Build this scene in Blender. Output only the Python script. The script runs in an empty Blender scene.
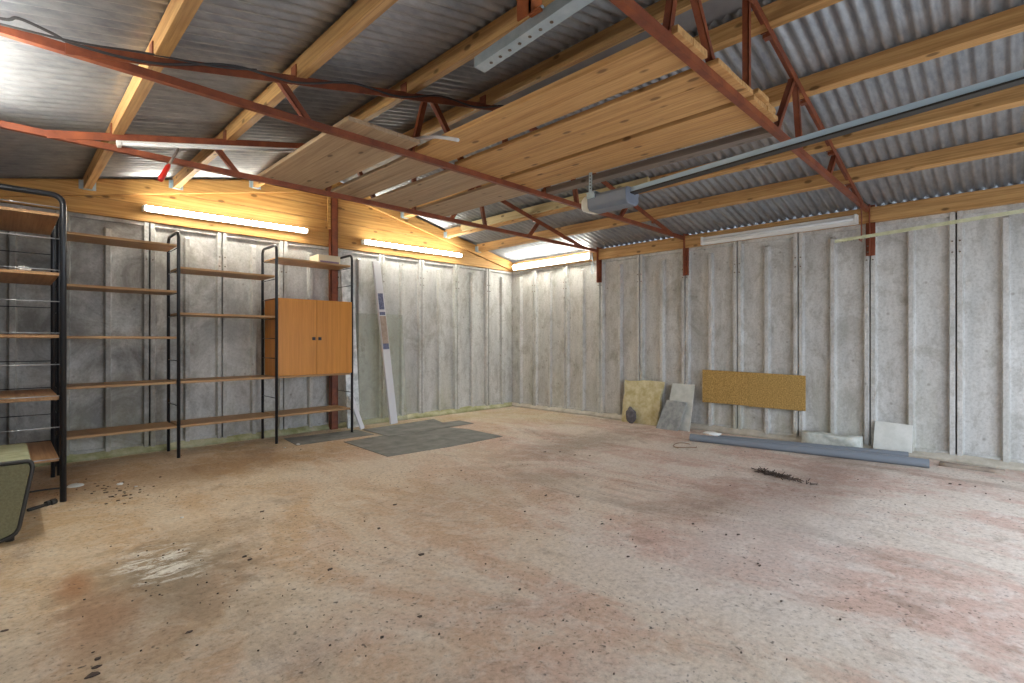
import bpy, bmesh, math, random
from mathutils import Vector, Matrix, noise as mnoise
random.seed(7)
S2 = math.sqrt(2)
C = bpy.context.scene.collection
FP = 510.0; HC = 1.10            # focal length in pixels at 1024, camera height
XR, YG, XL, YF = 6.20, 6.20, -0.24, -1.35      # inner faces of the four walls
RX = 3.0                         # ridge
def zr(x): return 3.165 - 0.222*abs(x-RX)        # underside of the roof sheets

# ------------------------------------------------------------------ materials
def mat(name, base=(.5,.5,.5), rough=.6, metal=0.0, fn=None, bump=0.0, spec=.5):
    m = bpy.data.materials.new(name); m.use_nodes = True
    nt = m.node_tree; b = nt.nodes['Principled BSDF']
    b.inputs['Base Color'].default_value = (*base, 1)
    b.inputs['Roughness'].default_value = rough
    b.inputs['Metallic'].default_value = metal
    b.inputs['Specular IOR Level'].default_value = spec
    if fn: fn(nt, b)
    return m
def N(nt, t, **kw):
    n = nt.nodes.new(t)
    for k, v in kw.items():
        if k in n.inputs: n.inputs[k].default_value = v
        else: setattr(n, k, v)
    return n
def coords(nt, scale=(1,1,1), rand=True, world=False):
    if world:
        src = N(nt, 'ShaderNodeNewGeometry').outputs['Position']
    else:
        src = N(nt, 'ShaderNodeTexCoord').outputs['Object']
    mp = N(nt, 'ShaderNodeMapping'); mp.inputs['Scale'].default_value = scale
    nt.links.new(src, mp.inputs['Vector'])
    if rand and not world:
        oi = N(nt, 'ShaderNodeObjectInfo')
        mul = N(nt, 'ShaderNodeVectorMath', operation='SCALE'); mul.inputs[0].default_value = (13,7,19)
        nt.links.new(oi.outputs['Random'], mul.inputs['Scale'])
        nt.links.new(mul.outputs[0], mp.inputs['Location'])
    return mp.outputs['Vector']
def noise(nt, vec, scale, detail=4, rough=.55, dist=0.0):
    n = N(nt, 'ShaderNodeTexNoise'); n.inputs['Scale'].default_value = scale
    n.inputs['Detail'].default_value = detail; n.inputs['Roughness'].default_value = rough
    n.inputs['Distortion'].default_value = dist
    nt.links.new(vec, n.inputs['Vector']); return n.outputs['Fac']
def ramp(nt, fac, stops):
    r = N(nt, 'ShaderNodeValToRGB'); e = r.color_ramp.elements
    while len(e) < len(stops): e.new(.5)
    for i, (p, c) in enumerate(stops):
        e[i].position = p; e[i].color = (*c, 1) if len(c) == 3 else c
    nt.links.new(fac, r.inputs['Fac']); return r.outputs['Color']
def mix(nt, fac, a, b, mode='MIX'):
    n = N(nt, 'ShaderNodeMix', data_type='RGBA', blend_type=mode)
    for s, v in ((0, fac), (6, a), (7, b)):
        if isinstance(v, (int, float)): n.inputs[s].default_value = v
        elif isinstance(v, tuple): n.inputs[s].default_value = (*v, 1)
        else: nt.links.new(v, n.inputs[s])
    return n.outputs[2]
def math_(nt, op, a, b=None, c=None, clamp=False):
    n = N(nt, 'ShaderNodeMath', operation=op, use_clamp=clamp)
    for i, v in enumerate((a, b, c)):
        if v is None: continue
        if isinstance(v, (int, float)): n.inputs[i].default_value = v
        else: nt.links.new(v, n.inputs[i])
    return n.outputs[0]
def bumpn(nt, b, h, strength=.3, dist=.01):
    n = N(nt, 'ShaderNodeBump'); n.inputs['Strength'].default_value = strength
    n.inputs['Distance'].default_value = dist
    nt.links.new(h, n.inputs['Height']); nt.links.new(n.outputs[0], b.inputs['Normal'])
def mask_at(nt, pos, x, y, rx, ry, wob=.5, nsc=9.0, soft=.35):
    """1 inside a ragged ellipse on the floor"""
    mp = N(nt, 'ShaderNodeMapping'); mp.inputs['Location'].default_value = (-x/rx, -y/ry, 0)
    mp.inputs['Scale'].default_value = (1/rx, 1/ry, 0)
    nt.links.new(pos, mp.inputs['Vector'])
    ln = N(nt, 'ShaderNodeVectorMath', operation='LENGTH'); nt.links.new(mp.outputs[0], ln.inputs[0])
    nz = noise(nt, pos, nsc, 6, .65)
    d = math_(nt, 'ADD', ln.outputs['Value'], math_(nt, 'MULTIPLY', math_(nt, 'SUBTRACT', nz, .5), wob*4))
    mr = N(nt, 'ShaderNodeMapRange', clamp=True); mr.inputs['From Min'].default_value = 1+soft/2
    mr.inputs['From Max'].default_value = 1-soft/2
    nt.links.new(d, mr.inputs['Value']); return mr.outputs[0]

def wood(name, light, mid, dark, axis='y', rough=.55, knots=True, kn=None):
    def fn(nt, b):
        sc = {'x': (.35,5,5), 'y': (5,.35,5), 'z': (5,5,.35)}[axis]
        v = coords(nt, sc)
        g = noise(nt, v, 3.0, 6, .6, 1.2)
        fine = noise(nt, v, 14, 4, .6)
        col = ramp(nt, g, [(.3, dark), (.48, mid), (.68, light)])
        gl = noise(nt, coords(nt, {'x': (.12,9,9), 'y': (9,.12,9), 'z': (9,9,.12)}[axis]), 5, 3, .6, .4)
        col = mix(nt, .55, col, ramp(nt, gl, [(.38, dark), (.5, mid), (.62, light)]))
        col = mix(nt, .25, col, ramp(nt, fine, [(.35, dark), (.6, light)]))
        if knots:
            ks = kn or {'x': (4.2,9,9), 'y': (9,4.2,9), 'z': (9,9,4.2)}[axis]
            vo = N(nt, 'ShaderNodeTexVoronoi'); vo.inputs['Scale'].default_value = 1.0
            nt.links.new(coords(nt, ks), vo.inputs['Vector'])
            k = N(nt, 'ShaderNodeMapRange', clamp=True)
            k.inputs['From Min'].default_value = .17; k.inputs['From Max'].default_value = .10
            nt.links.new(vo.outputs['Distance'], k.inputs['Value'])
            col = mix(nt, math_(nt, 'MULTIPLY', k.outputs[0], .75), col, tuple(c*.3 for c in dark))
        nt.links.new(col, b.inputs['Base Color'])
        bumpn(nt, b, fine, .25, .003)
    return mat(name, rough=rough, fn=fn, spec=.3)

def speckle(name, c1, c2, scale=30, rough=.7, bump=.2, metal=0.0, lo=.35, hi=.65, dist=.004):
    def fn(nt, b):
        n1 = noise(nt, coords(nt), scale, 6, .65)
        nt.links.new(ramp(nt, n1, [(lo, c1), (hi, c2)]), b.inputs['Base Color'])
        bumpn(nt, b, n1, bump, dist)
    return mat(name, rough=rough, metal=metal, fn=fn)

def f_concrete_wall(nt, b):
    v = coords(nt, world=True)
    vs = coords(nt, (1,1,.16), world=True)
    big = noise(nt, v, 1.1, 5, .6)
    streak = noise(nt, vs, 7, 6, .6, .3)
    fine = noise(nt, v, 45, 6, .7)
    col = ramp(nt, big, [(.3, (.50,.50,.49)), (.55, (.60,.60,.59)), (.75, (.67,.67,.66))])
    col = mix(nt, .5, col, ramp(nt, streak, [(.3, (.40,.41,.40)), (.55, (.62,.61,.59)), (.7, (.70,.70,.68))]))
    col = mix(nt, .7, col, ramp(nt, fine, [(.34, (.76,.76,.75)), (.48, (1,1,1)), (.62, (1.12,1.12,1.12))]), 'MULTIPLY')
    # grime blotches of their own shape
    gr = noise(nt, coords(nt, (1,1,.7), world=True), 2.4, 8, .72, .8)
    g = N(nt, 'ShaderNodeMapRange', clamp=True); g.inputs['From Min'].default_value = .52; g.inputs['From Max'].default_value = .68
    nt.links.new(gr, g.inputs['Value'])
    col = mix(nt, math_(nt, 'MULTIPLY', g.outputs[0], .7), col, (.29,.275,.23))
    mt = noise(nt, coords(nt, (1,1,.6), world=True), 9, 9, .75, .4)
    mm = N(nt, 'ShaderNodeMapRange', clamp=True); mm.inputs['From Min'].default_value = .50; mm.inputs['From Max'].default_value = .62
    nt.links.new(mt, mm.inputs['Value'])
    col = mix(nt, math_(nt, 'MULTIPLY', mm.outputs[0], .33), col, (.24,.225,.19))
    # pock marks
    vo = N(nt, 'ShaderNodeTexVoronoi'); vo.inputs['Scale'].default_value = 5.5; nt.links.new(v, vo.inputs['Vector'])
    pk = N(nt, 'ShaderNodeMapRange', clamp=True); pk.inputs['From Min'].default_value = .10; pk.inputs['From Max'].default_value = .04
    nt.links.new(vo.outputs['Distance'], pk.inputs['Value'])
    col = mix(nt, math_(nt, 'MULTIPLY', pk.outputs[0], .5), col, (.18,.16,.13))
    # dark damp bloom behind the shelves, greenish algae along the foot
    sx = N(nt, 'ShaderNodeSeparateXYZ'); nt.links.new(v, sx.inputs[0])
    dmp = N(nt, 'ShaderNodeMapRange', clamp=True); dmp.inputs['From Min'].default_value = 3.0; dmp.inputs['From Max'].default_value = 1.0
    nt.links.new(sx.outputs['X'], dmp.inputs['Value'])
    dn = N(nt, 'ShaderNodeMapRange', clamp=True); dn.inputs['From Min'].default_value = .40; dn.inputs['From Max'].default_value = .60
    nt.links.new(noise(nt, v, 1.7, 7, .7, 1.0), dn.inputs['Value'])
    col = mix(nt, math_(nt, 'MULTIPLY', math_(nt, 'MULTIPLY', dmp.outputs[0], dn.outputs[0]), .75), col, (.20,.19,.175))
    al = N(nt, 'ShaderNodeMapRange', clamp=True); al.inputs['From Min'].default_value = .9; al.inputs['From Max'].default_value = .0
    nt.links.new(sx.outputs['Z'], al.inputs['Value'])
    an = N(nt, 'ShaderNodeMapRange', clamp=True); an.inputs['From Min'].default_value = .48; an.inputs['From Max'].default_value = .66
    nt.links.new(noise(nt, vs, 3.1, 6, .6), an.inputs['Value'])
    col = mix(nt, math_(nt, 'MULTIPLY', math_(nt, 'MULTIPLY', al.outputs[0], an.outputs[0]), .5), col, (.36,.36,.22))
    nt.links.new(col, b.inputs['Base Color'])
    bumpn(nt, b, fine, .35, .004)
M_wall = mat('concrete panel', rough=.85, fn=f_concrete_wall, spec=.3)

def sm(nt, val, lo, hi):
    r = N(nt, 'ShaderNodeMapRange', clamp=True, interpolation_type='SMOOTHSTEP')
    r.inputs['From Min'].default_value = lo; r.inputs['From Max'].default_value = hi
    nt.links.new(val, r.inputs['Value']); return r.outputs[0]
def f_floor(nt, b):
    v = coords(nt, world=True)
    va = N(nt, 'ShaderNodeMapping'); va.inputs['Rotation'].default_value = (0,0,math.radians(50)); va.inputs['Scale'].default_value = (1,.45,1)
    nt.links.new(v, va.inputs['Vector']); vd = va.outputs[0]
    def M(a, k): return math_(nt, 'MULTIPLY', a, k)
    big = noise(nt, v, .5, 6, .6, .8)
    med = noise(nt, vd, 1.6, 10, .68, .7)
    sml = noise(nt, v, 6, 10, .7, .5)
    fine = noise(nt, v, 38, 8, .75)
    sx = N(nt, 'ShaderNodeSeparateXYZ'); nt.links.new(v, sx.inputs[0])
    d = math_(nt, 'SUBTRACT', sx.outputs['X'], M(sx.outputs['Y'], .8))
    pk = sm(nt, math_(nt, 'ADD', d, M(math_(nt, 'SUBTRACT', big, .5), 9)), -3.2, 2.4)
    base = mix(nt, pk, (.56,.395,.235), (.57,.40,.335))
    col = mix(nt, sm(nt, med, .43, .57), base, mix(nt, pk, (.63,.505,.36), (.65,.565,.49)))
    col = mix(nt, M(sm(nt, sml, .47, .62), .55), col, mix(nt, pk, (.66,.57,.45), (.69,.62,.565)))
    dk = noise(nt, vd, 1.05, 10, .7, 1.2)
    col = mix(nt, M(sm(nt, dk, .53, .66), .5), col, (.27,.19,.135))
    dk2 = noise(nt, coords(nt, (1.1,1,1), world=True), 4.3, 10, .75, .6)
    col = mix(nt, M(sm(nt, dk2, .54, .66), .4), col, (.25,.18,.13))
    for (x, y, rx, ry, c, a, wob) in [
            (.56,2.88,.28,.36,(.20,.155,.10),.75,.7), (.42,2.45,.34,.35,(.27,.20,.14),.5,.8),
            (.23,3.02,.055,.15,(.36,.17,.075),.8,.35), (.28,2.62,.12,.2,(.38,.20,.11),.5,.6),
            (.82,3.3,.30,.2,(.36,.25,.15),.45,.6),
            (4.3,1.15,1.3,.28,(.25,.17,.135),.6,.5), (3.6,1.55,.7,.2,(.28,.19,.15),.5,.5), (4.4,3.35,1.0,.3,(.27,.21,.155),.6,.6), (2.6,2.9,.7,.4,(.37,.30,.22),.35,.6),
            (5.6,5.1,.6,.8,(.46,.38,.17),.5,.5), (3.9,5.75,1.6,.25,(.46,.38,.17),.5,.5), (1.2,5.0,1.1,.4,(.36,.22,.115),.6,.5), (3.0,1.1,.8,.2,(.64,.58,.54),.5,.5),
            (3.1,.75,.9,.15,(.62,.57,.54),.4,.5), (2.5,3.9,.9,.4,(.60,.53,.44),.45,.6)]:
        mk = mask_at(nt, v, x, y, rx, ry, wob, 6.0, 1.3)
        col = mix(nt, M(mk, a), col, c)
    # splash of white plaster, smeared in streaks
    ms = N(nt, 'ShaderNodeMapping'); ms.inputs['Rotation'].default_value = (0,0,math.radians(38)); ms.inputs['Scale'].default_value = (1,3.2,1)
    nt.links.new(v, ms.inputs['Vector'])
    spm = sm(nt, noise(nt, ms.outputs[0], 4.5, 10, .8, .8), .48, .54)
    col = mix(nt, M(M(mask_at(nt, v, .57, 3.03, .15, .24, .6, 7, .6), spm), .95), col, (.80,.77,.70))
    col = mix(nt, .85, col, ramp(nt, fine, [(.34, (.62,.58,.56)), (.45, (1,1,1)), (.62, (1.22,1.24,1.26))]), 'MULTIPLY')
    # grit of two sizes
    gm = sm(nt, noise(nt, v, 1.3, 6, .65), .40, .60)
    vn = N(nt, 'ShaderNodeTexNoise'); vn.inputs['Scale'].default_value = 26; vn.inputs['Detail'].default_value = 4; nt.links.new(v, vn.inputs['Vector'])
    vw = N(nt, 'ShaderNodeVectorMath', operation='MULTIPLY_ADD'); nt.links.new(vn.outputs['Color'], vw.inputs[0]); vw.inputs[1].default_value = (.05,.05,.05); nt.links.new(v, vw.inputs[2])
    for sc_, r0, st in ((7, .06, .9), (19, .11, .7)):
        vo = N(nt, 'ShaderNodeTexVoronoi', voronoi_dimensions='2D'); vo.inputs['Scale'].default_value = sc_; nt.links.new(vw.outputs[0], vo.inputs['Vector'])
        col = mix(nt, M(M(sm(nt, vo.outputs['Distance'], r0, r0*.4), gm), st), col, (.07,.055,.045))
    nt.links.new(col, b.inputs['Base Color'])
    r = N(nt, 'ShaderNodeMapRange', clamp=True); r.inputs['To Min'].default_value = .5; r.inputs['To Max'].default_value = .85
    nt.links.new(med, r.inputs['Value']); nt.links.new(r.outputs[0], b.inputs['Roughness'])
    bumpn(nt, b, math_(nt, 'ADD', M(sml, 2), fine), .45, .008)
M_floor = mat('worn pink concrete', fn=f_floor, spec=.35)

def f_roof(nt, b):
    v = coords(nt, world=True)
    n1 = noise(nt, v, 1.2, 5, .6); n2 = noise(nt, coords(nt, (.3,1,1), world=True), 26, 5, .65)
    col = ramp(nt, n1, [(.3, (.27,.30,.345)), (.7, (.42,.445,.48))])
    col = mix(nt, .35, col, ramp(nt, n2, [(.35, (.20,.21,.24)), (.65, (.56,.57,.58))]))
    nt.links.new(col, b.inputs['Base Color'])
M_roof = mat('corrugated sheet', rough=.36, metal=.55, fn=f_roof)
M_cap = speckle('ridge cap grey', (.30,.31,.33), (.38,.39,.41), 5, .55, .05)
M_purlin = wood('purlin timber', (.68,.43,.19), (.52,.29,.11), (.33,.17,.06), 'y')
M_gable = wood('gable timber', (.66,.40,.14), (.52,.28,.085), (.34,.16,.05), 'x', kn=(4,9,9))
M_plank = wood('pale plank', (.72,.45,.20), (.60,.34,.13), (.40,.20,.075), 'y')
M_plankg = wood('weathered plank', (.56,.42,.28), (.46,.33,.21), (.33,.23,.15), 'y')
M_pale = wood('pale fresh timber', (.74,.66,.40), (.66,.56,.32), (.52,.42,.22), 'y')
M_greyplank = wood('grey plank', (.33,.27,.23), (.27,.22,.19), (.18,.15,.13), 'y')
M_red = speckle('red oxide paint', (.17,.045,.024), (.30,.085,.034), 9, .5, .1)
M_redlit = speckle('red oxide lit orange', (.42,.11,.03), (.58,.18,.05), 7, .5, .05)  # red oxide paint shifted to orange, with the light on it in the colour
M_galv = speckle('galvanised steel', (.40,.52,.60), (.55,.65,.72), 14, .4, .05, .45)
M_rail = mat('pale blue-grey rail', (.46,.62,.74), .4)
M_brass = speckle('yellow passivated steel', (.55,.57,.33), (.74,.76,.55), 10, .35, .05, .2)
M_white = mat('white enamel', (.82,.82,.80), .4)
M_black = mat('black steel tube', (.022,.024,.03), .28, .2)
M_rung = mat('chromed rung', (.42,.43,.45), .3, .6)
M_shelf = wood('shelf veneer', (.55,.36,.19), (.44,.26,.12), (.32,.17,.08), 'x', .5, False)
M_shelfy = wood('shelf veneer lengthwise', (.52,.31,.16), (.40,.22,.10), (.28,.14,.07), 'y', .5, False)
M_cup = wood('cupboard veneer', (.68,.29,.048), (.61,.25,.038), (.52,.20,.03), 'z', .38, False)
M_dark = mat('dark fittings', (.03,.028,.026), .5)
M_cable = mat('cable sheath', (.05,.05,.055), .5)
M_bolt = speckle('rusty bolt', (.12,.07,.04), (.30,.27,.24), 60, .6, .1, .5)
def emis(name, col, s):
    def fn(nt, b):
        b.inputs['Emission Color'].default_value = (*col, 1); b.inputs['Emission Strength'].default_value = s
    return mat(name, (.9,.9,.9), .4, fn=fn)
M_tube = emis('lit tube', (1.0, .96, .83), 43.0)
M_tube2 = emis('brighter lit tube', (1.0, .98, .88), 72.0)
M_tubeoff = mat('unlit tube', (.80,.82,.84), .25)
M_card = mat('cream cardboard', (.74,.66,.48), .8)
M_cardd = mat('purple print', (.25,.17,.25), .7)
M_pvc = mat('white plastic', (.74,.74,.78), .35)
M_blue = speckle('blue label', (.05,.06,.14), (.20,.22,.34), 60, .5, 0)
M_brownl = speckle('brown label', (.35,.26,.20), (.48,.38,.31), 25, .6, 0)
M_foil = speckle('silver film', (.50,.53,.54), (.88,.90,.90), 9, .25, .6, .15, .4, .6, .03)
M_mat = speckle('grey sheet', (.15,.155,.15), (.27,.27,.255), 6, .8, .2)
M_slab = speckle('yellow slab', (.50,.42,.20), (.72,.66,.44), 11, .9, .5)
M_rock = speckle('dark stone', (.09,.08,.085), (.17,.155,.16), 25, .85, .6)
M_slate = speckle('slate', (.22,.235,.235), (.40,.41,.40), 14, .7, .3)
M_slate2 = speckle('pale board', (.50,.52,.48), (.64,.65,.61), 12, .8, .2)
M_cork = speckle('chipboard', (.26,.15,.035), (.60,.39,.13), 75, .85, .3)
M_pipe = mat('grey pipe', (.20,.23,.27), .35)
M_block = speckle('pale block', (.50,.53,.48), (.70,.72,.68), 16, .9, .5)
M_tile = speckle('white tile', (.62,.64,.60), (.76,.77,.74), 8, .5, .1)
M_curb = speckle('mossy mortar', (.27,.28,.12), (.55,.53,.36), 6, .9, .5)
M_curb2 = speckle('grey mortar', (.42,.38,.31), (.60,.56,.48), 7, .9, .5)
M_twig = speckle('dark twigs', (.05,.035,.03), (.13,.09,.07), 40, .9, .2)
M_twigl = speckle('weathered grey-brown', (.26,.21,.17), (.36,.30,.24), 12)
M_wire = mat('brown wire', (.30,.19,.12), .6)
M_case = speckle('olive case', (.13,.12,.06), (.19,.175,.095), 90, .75, .3)
M_caset = speckle('paler case shell', (.24,.25,.14), (.36,.36,.23), 14, .8, .3)  # paler than the end panel
M_paper = mat('white paper', (.85,.85,.83), .7)
M_redp = mat('red plastic', (.62,.03,.02), .35)
M_opener = speckle('opener shell', (.17,.20,.26), (.20,.235,.29), 5, .38, 0)
M_cream = mat('cream lens', (.75,.74,.66), .3)
M_boxend = mat('sawn end', (.75,.50,.16), .7)
def f_sheet(nt, b):
    b.inputs['Base Color'].default_value = (.55,.60,.45,1); b.inputs['Roughness'].default_value = .25
    b.inputs['Alpha'].default_value = .16
M_clear = mat('clear greenish sheet', fn=f_sheet)
M_back = mat('joint dark', (.06,.055,.05), .9)
M_ground = speckle('outside paving', (.42,.40,.37), (.50,.48,.45), 3, .9, .1)

# ------------------------------------------------------------------ mesh builder
class MB:
    def __init__(s): s.v = []; s.f = []; s.sm = []
    def add(s, vs, fs, smooth=False):
        o = len(s.v); s.v += [Vector(v) for v in vs]
        for f in fs: s.f.append([o+i for i in f]); s.sm.append(smooth)
    def box(s, a, b):
        (x0,y0,z0),(x1,y1,z1) = a, b
        s.add([(x0,y0,z0),(x1,y0,z0),(x1,y1,z0),(x0,y1,z0),(x0,y0,z1),(x1,y0,z1),(x1,y1,z1),(x0,y1,z1)],
              [(3,2,1,0),(4,5,6,7),(0,1,5,4),(1,2,6,5),(2,3,7,6),(3,0,4,7)]); return s
    def beam(s, p0, p1, w, h, up=(0,0,1), off=(0,0)):
        """bar of section w (sideways) x h (along up)"""
        p0 = Vector(p0); p1 = Vector(p1); d = (p1-p0).normalized(); up = Vector(up)
        sd = d.cross(up).normalized(); u = sd.cross(d).normalized()
        vs = []
        for p in (p0, p1):
            for a, b in ((-1,-1),(1,-1),(1,1),(-1,1)):
                vs.append(p + sd*(a*w/2+off[0]) + u*(b*h/2+off[1]))
        s.add(vs, [(0,1,2,3),(7,6,5,4),(0,4,5,1),(1,5,6,2),(2,6,7,3),(3,7,4,0)]); return s
    def prism(s, pts, d, smooth=False):
        """closed outline pts (3-D) pushed along vector d"""
        n = len(pts); d = Vector(d); vs = [Vector(p) for p in pts]; vs += [v+d for v in vs]
        s.add(vs, [list(range(n))[::-1], list(range(n, 2*n))]); o = len(s.v)-2*n
        for i in range(n):
            j = (i+1) % n; s.f.append([o+i, o+j, o+n+j, o+n+i]); s.sm.append(smooth)
        return s
    def tube(s, path, r, n=10, closed=False, cap=True):
        P = [Vector(p) for p in path]; m = len(P); rs = r if isinstance(r, (list, tuple)) else [r]*m
        rings = []; prev = None
        for i, p in enumerate(P):
            if closed: d = (P[(i+1) % m]-P[i-1])
            else: d = P[min(i+1, m-1)]-P[max(i-1, 0)]
            d.normalize()
            if prev is None:
                a = Vector((0,0,1)) if abs(d.z) < .9 else Vector((1,0,0)); sd = d.cross(a).normalized()
            else: sd = (prev - d*prev.dot(d)).normalized()
            prev = sd; u = sd.cross(d)
            rings.append([p + (sd*math.cos(t)+u*math.sin(t))*rs[i] for t in [2*math.pi*k/n for k in range(n)]])
        o = len(s.v)
        for rg in rings: s.v += rg
        for i in range(m if closed else m-1):
            j = (i+1) % m
            for k in range(n):
                l = (k+1) % n; s.f.append([o+i*n+k, o+j*n+k, o+j*n+l, o+i*n+l]); s.sm.append(True)
        if cap and not closed:
            s.f.append([o+k for k in range(n)][::-1]); s.sm.append(False)
            s.f.append([o+(m-1)*n+k for k in range(n)]); s.sm.append(False)
        return s
    def blob(s, c, r, seed=0, amp=.25, sub=3):
        bm = bmesh.new(); bmesh.ops.create_icosphere(bm, subdivisions=sub, radius=1)
        r = Vector(r if isinstance(r, (tuple, list)) else (r,r,r)); c = Vector(c)
        vs = []
        for v in bm.verts:
            k = 1 + amp*mnoise.noise(v.co*1.6+Vector((seed*3.1, seed, 0))) + amp*.5*mnoise.noise(v.co*4+Vector((seed, 0, seed)))
            vs.append(c + Vector((v.co.x*r.x*k, v.co.y*r.y*k, v.co.z*r.z*k)))
        s.add(vs, [[q.index for q in f.verts] for f in bm.faces], True); bm.free(); return s
    def build(s, name, m, parent=None, origin=None, bevel=0, local=False):
        if parent is not None:
            o3 = Vector((0,0,0)) if local else Vector(parent_origin(parent))
        else:
            if origin is None:
                xs = [v.x for v in s.v]; ys = [v.y for v in s.v]; zs = [v.z for v in s.v]
                origin = ((min(xs)+max(xs))/2, (min(ys)+max(ys))/2, min(zs))
            o3 = Vector(origin)
        me = bpy.data.meshes.new(name)
        me.from_pydata([v-o3 for v in s.v], [], s.f); me.validate()
        bm = bmesh.new(); bm.from_mesh(me); bmesh.ops.recalc_face_normals(bm, faces=bm.faces); bm.to_mesh(me); bm.free()
        if len(me.polygons) == len(s.sm): me.polygons.foreach_set('use_smooth', s.sm)
        ms = m if isinstance(m, list) else [m]
        for q in ms: me.materials.append(q)
        ob = bpy.data.objects.new(name, me); C.objects.link(ob)
        if parent is not None: ob.parent = parent; ob['_o'] = tuple(o3)
        else: ob.location = o3; ob['_o'] = tuple(o3)
        if bevel:
            bv = ob.modifiers.new('bevel', 'BEVEL'); bv.width = bevel; bv.segments = 2; bv.limit_method = 'ANGLE'
        return ob
def parent_origin(p): return p['_o']
def thing(name, label, cat, loc, group=None, rotz=0):
    o = bpy.data.objects.new(name, None); C.objects.link(o); o.empty_display_size = .1
    o.location = loc; o.rotation_euler = (0,0,rotz); o['_o'] = tuple(loc); o['label'] = label; o['category'] = cat
    if group: o['group'] = group
    return o
def tag(o, label, cat, group=None, kind=None):
    o['label'] = label; o['category'] = cat
    if group: o['group'] = group
    if kind: o['kind'] = kind
    return o
def struct(o): o['kind'] = 'structure'; return o
def floor_pt(px, py, z=0.0):
    t = FP*(HC-z)/(py-341.5); u = (px-512)/FP
    return Vector((t*(1+u)/S2, t*(1-u)/S2, z))
def on_x(px, py, X):         # pixel to the plane x = X
    u = (px-512)/FP; t = X*S2/(1+u); return Vector((X, t*(1-u)/S2, HC+(341.5-py)/FP*t))
def on_y(px, py, Y):
    u = (px-512)/FP; t = Y*S2/(1-u); return Vector((t*(1+u)/S2, Y, HC+(341.5-py)/FP*t))

# ------------------------------------------------------------------ shell
fl = MB(); fl.box((XL-.2, YF-.1, -.12), (XR+.2, YG+.2, 0)); struct(fl.build('floor', M_floor, origin=(0,0,0)))
gd = MB(); gd.box((-14, -20, -.25), (20, YF-.1, -.02)); struct(gd.build('ground', M_ground))

PITCH = .655
def profile():
    """inside face of one wall panel: (s along, depth into the room)"""
    d = .055
    return [(.006,0),(.006,d-.006),(.010,d),(.044,d),(.052,.004),(.060,0),(.292,0),(.300,.004),(.308,d-.002),(.312,d),(.343,d),(.347,d-.002),(.355,.004),(.363,0),
            (.595,0),(.603,.004),(.611,d),(.645,d),(.649,d-.006),(.649,0)]
def panel_wall(name, ztop, place, s0, n, parent_mat):
    """place(s, depth, z) -> point; panels starting at s0"""
    mb = MB(); pr = profile(); zt = ztop
    for k in range(n):
        base = s0 + k*PITCH
        zb = .03
        def dep(i, d, z):
            s = pr[i][0]; mid = 6 <= i <= 13
            return d
        cols = [(0, zb, 1.0), (1, zt-.115, 1.0), (2, zt-.085, .0), (3, zt, .0)]
        vs = []
        for ci, zz, mf in cols:
            for i, (s, d) in enumerate(pr):
                mid = 6 <= i <= 13
                dd = d*mf if mid else d
                vs.append(place(base+s, dd, zz))
        m = len(pr); fs = []
        for c in range(3):
            for i in range(m-1): fs.append((c*m+i, c*m+i+1, (c+1)*m+i+1, (c+1)*m+i))
        mb.add(vs, fs)
        # top lip and foot lip close the panel like a tray
        for z0, z1, dp in ((zt-.035, zt, .038), (zb, zb+.05, .03)):
            q = [place(base+.03, 0, z0), place(base+.625, 0, z0), place(base+.625, dp, z0), place(base+.03, dp, z0),
                 place(base+.03, 0, z1), place(base+.625, 0, z1), place(base+.625, dp, z1), place(base+.03, dp, z1)]
            mb.add(q, [(3,2,1,0),(4,5,6,7),(0,1,5,4),(1,2,6,5),(2,3,7,6),(3,0,4,7)])
    o = struct(mb.build(name, M_wall))
    bk = MB()
    a = place(s0, -.012, 0); b = place(s0+n*PITCH, -.09, ztop)
    bk.box((min(a.x,b.x), min(a.y,b.y), 0), (max(a.x,b.x), max(a.y,b.y), ztop))
    bk.build('wall_backing', M_back, parent=o)
    # bolts on the flanges beside each joint
    bo = MB()
    for k in range(n+1):
        for z in (2.02, 1.92):
            for sd in (-.026, .026):
                p = place(s0+k*PITCH+sd, .050, z); q = place(s0+k*PITCH+sd, .063, z)
                if -.2 < p.x < 6.3 and p.y < 6.3: bo.tube([p, q], .008, 6)
    bo.build('joint_bolts', M_bolt, parent=o)
    return o
ZP = 2.29
# right wall: faces -x
panel_wall('wall_right', ZP, lambda s, d, z: Vector((XR+.025-d, s, z)), .43-3*PITCH-.003, 12, M_wall)
# back wall (gable): faces -y
panel_wall('wall_back', ZP, lambda s, d, z: Vector((s, YG+.025-d, z)), 1.045-2*PITCH, 10, M_wall)
panel_wall('wall_left', ZP, lambda s, d, z: Vector((XL-.025+d, s, z)), .43-3*PITCH, 12, M_wall)
# front wall with the big door opening
fw = MB(); DX0, DX1, DZ = 1.2, 5.6, 2.10
fw.box((XL-.1, YF-.1, 0), (DX0, YF, ZP)); fw.box((DX1, YF-.1, 0), (XR+.1, YF, ZP)); fw.box((DX0, YF-.1, DZ), (DX1, YF, ZP))
fw.prism([(XL-.1, YF, ZP), (XR+.1, YF, ZP), (XR+.1, YF, zr(XR)), (RX, YF, zr(RX)), (XL-.1, YF, zr(XL))], (0,-.1,0))
struct(fw.build('wall_front', M_wall))
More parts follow.
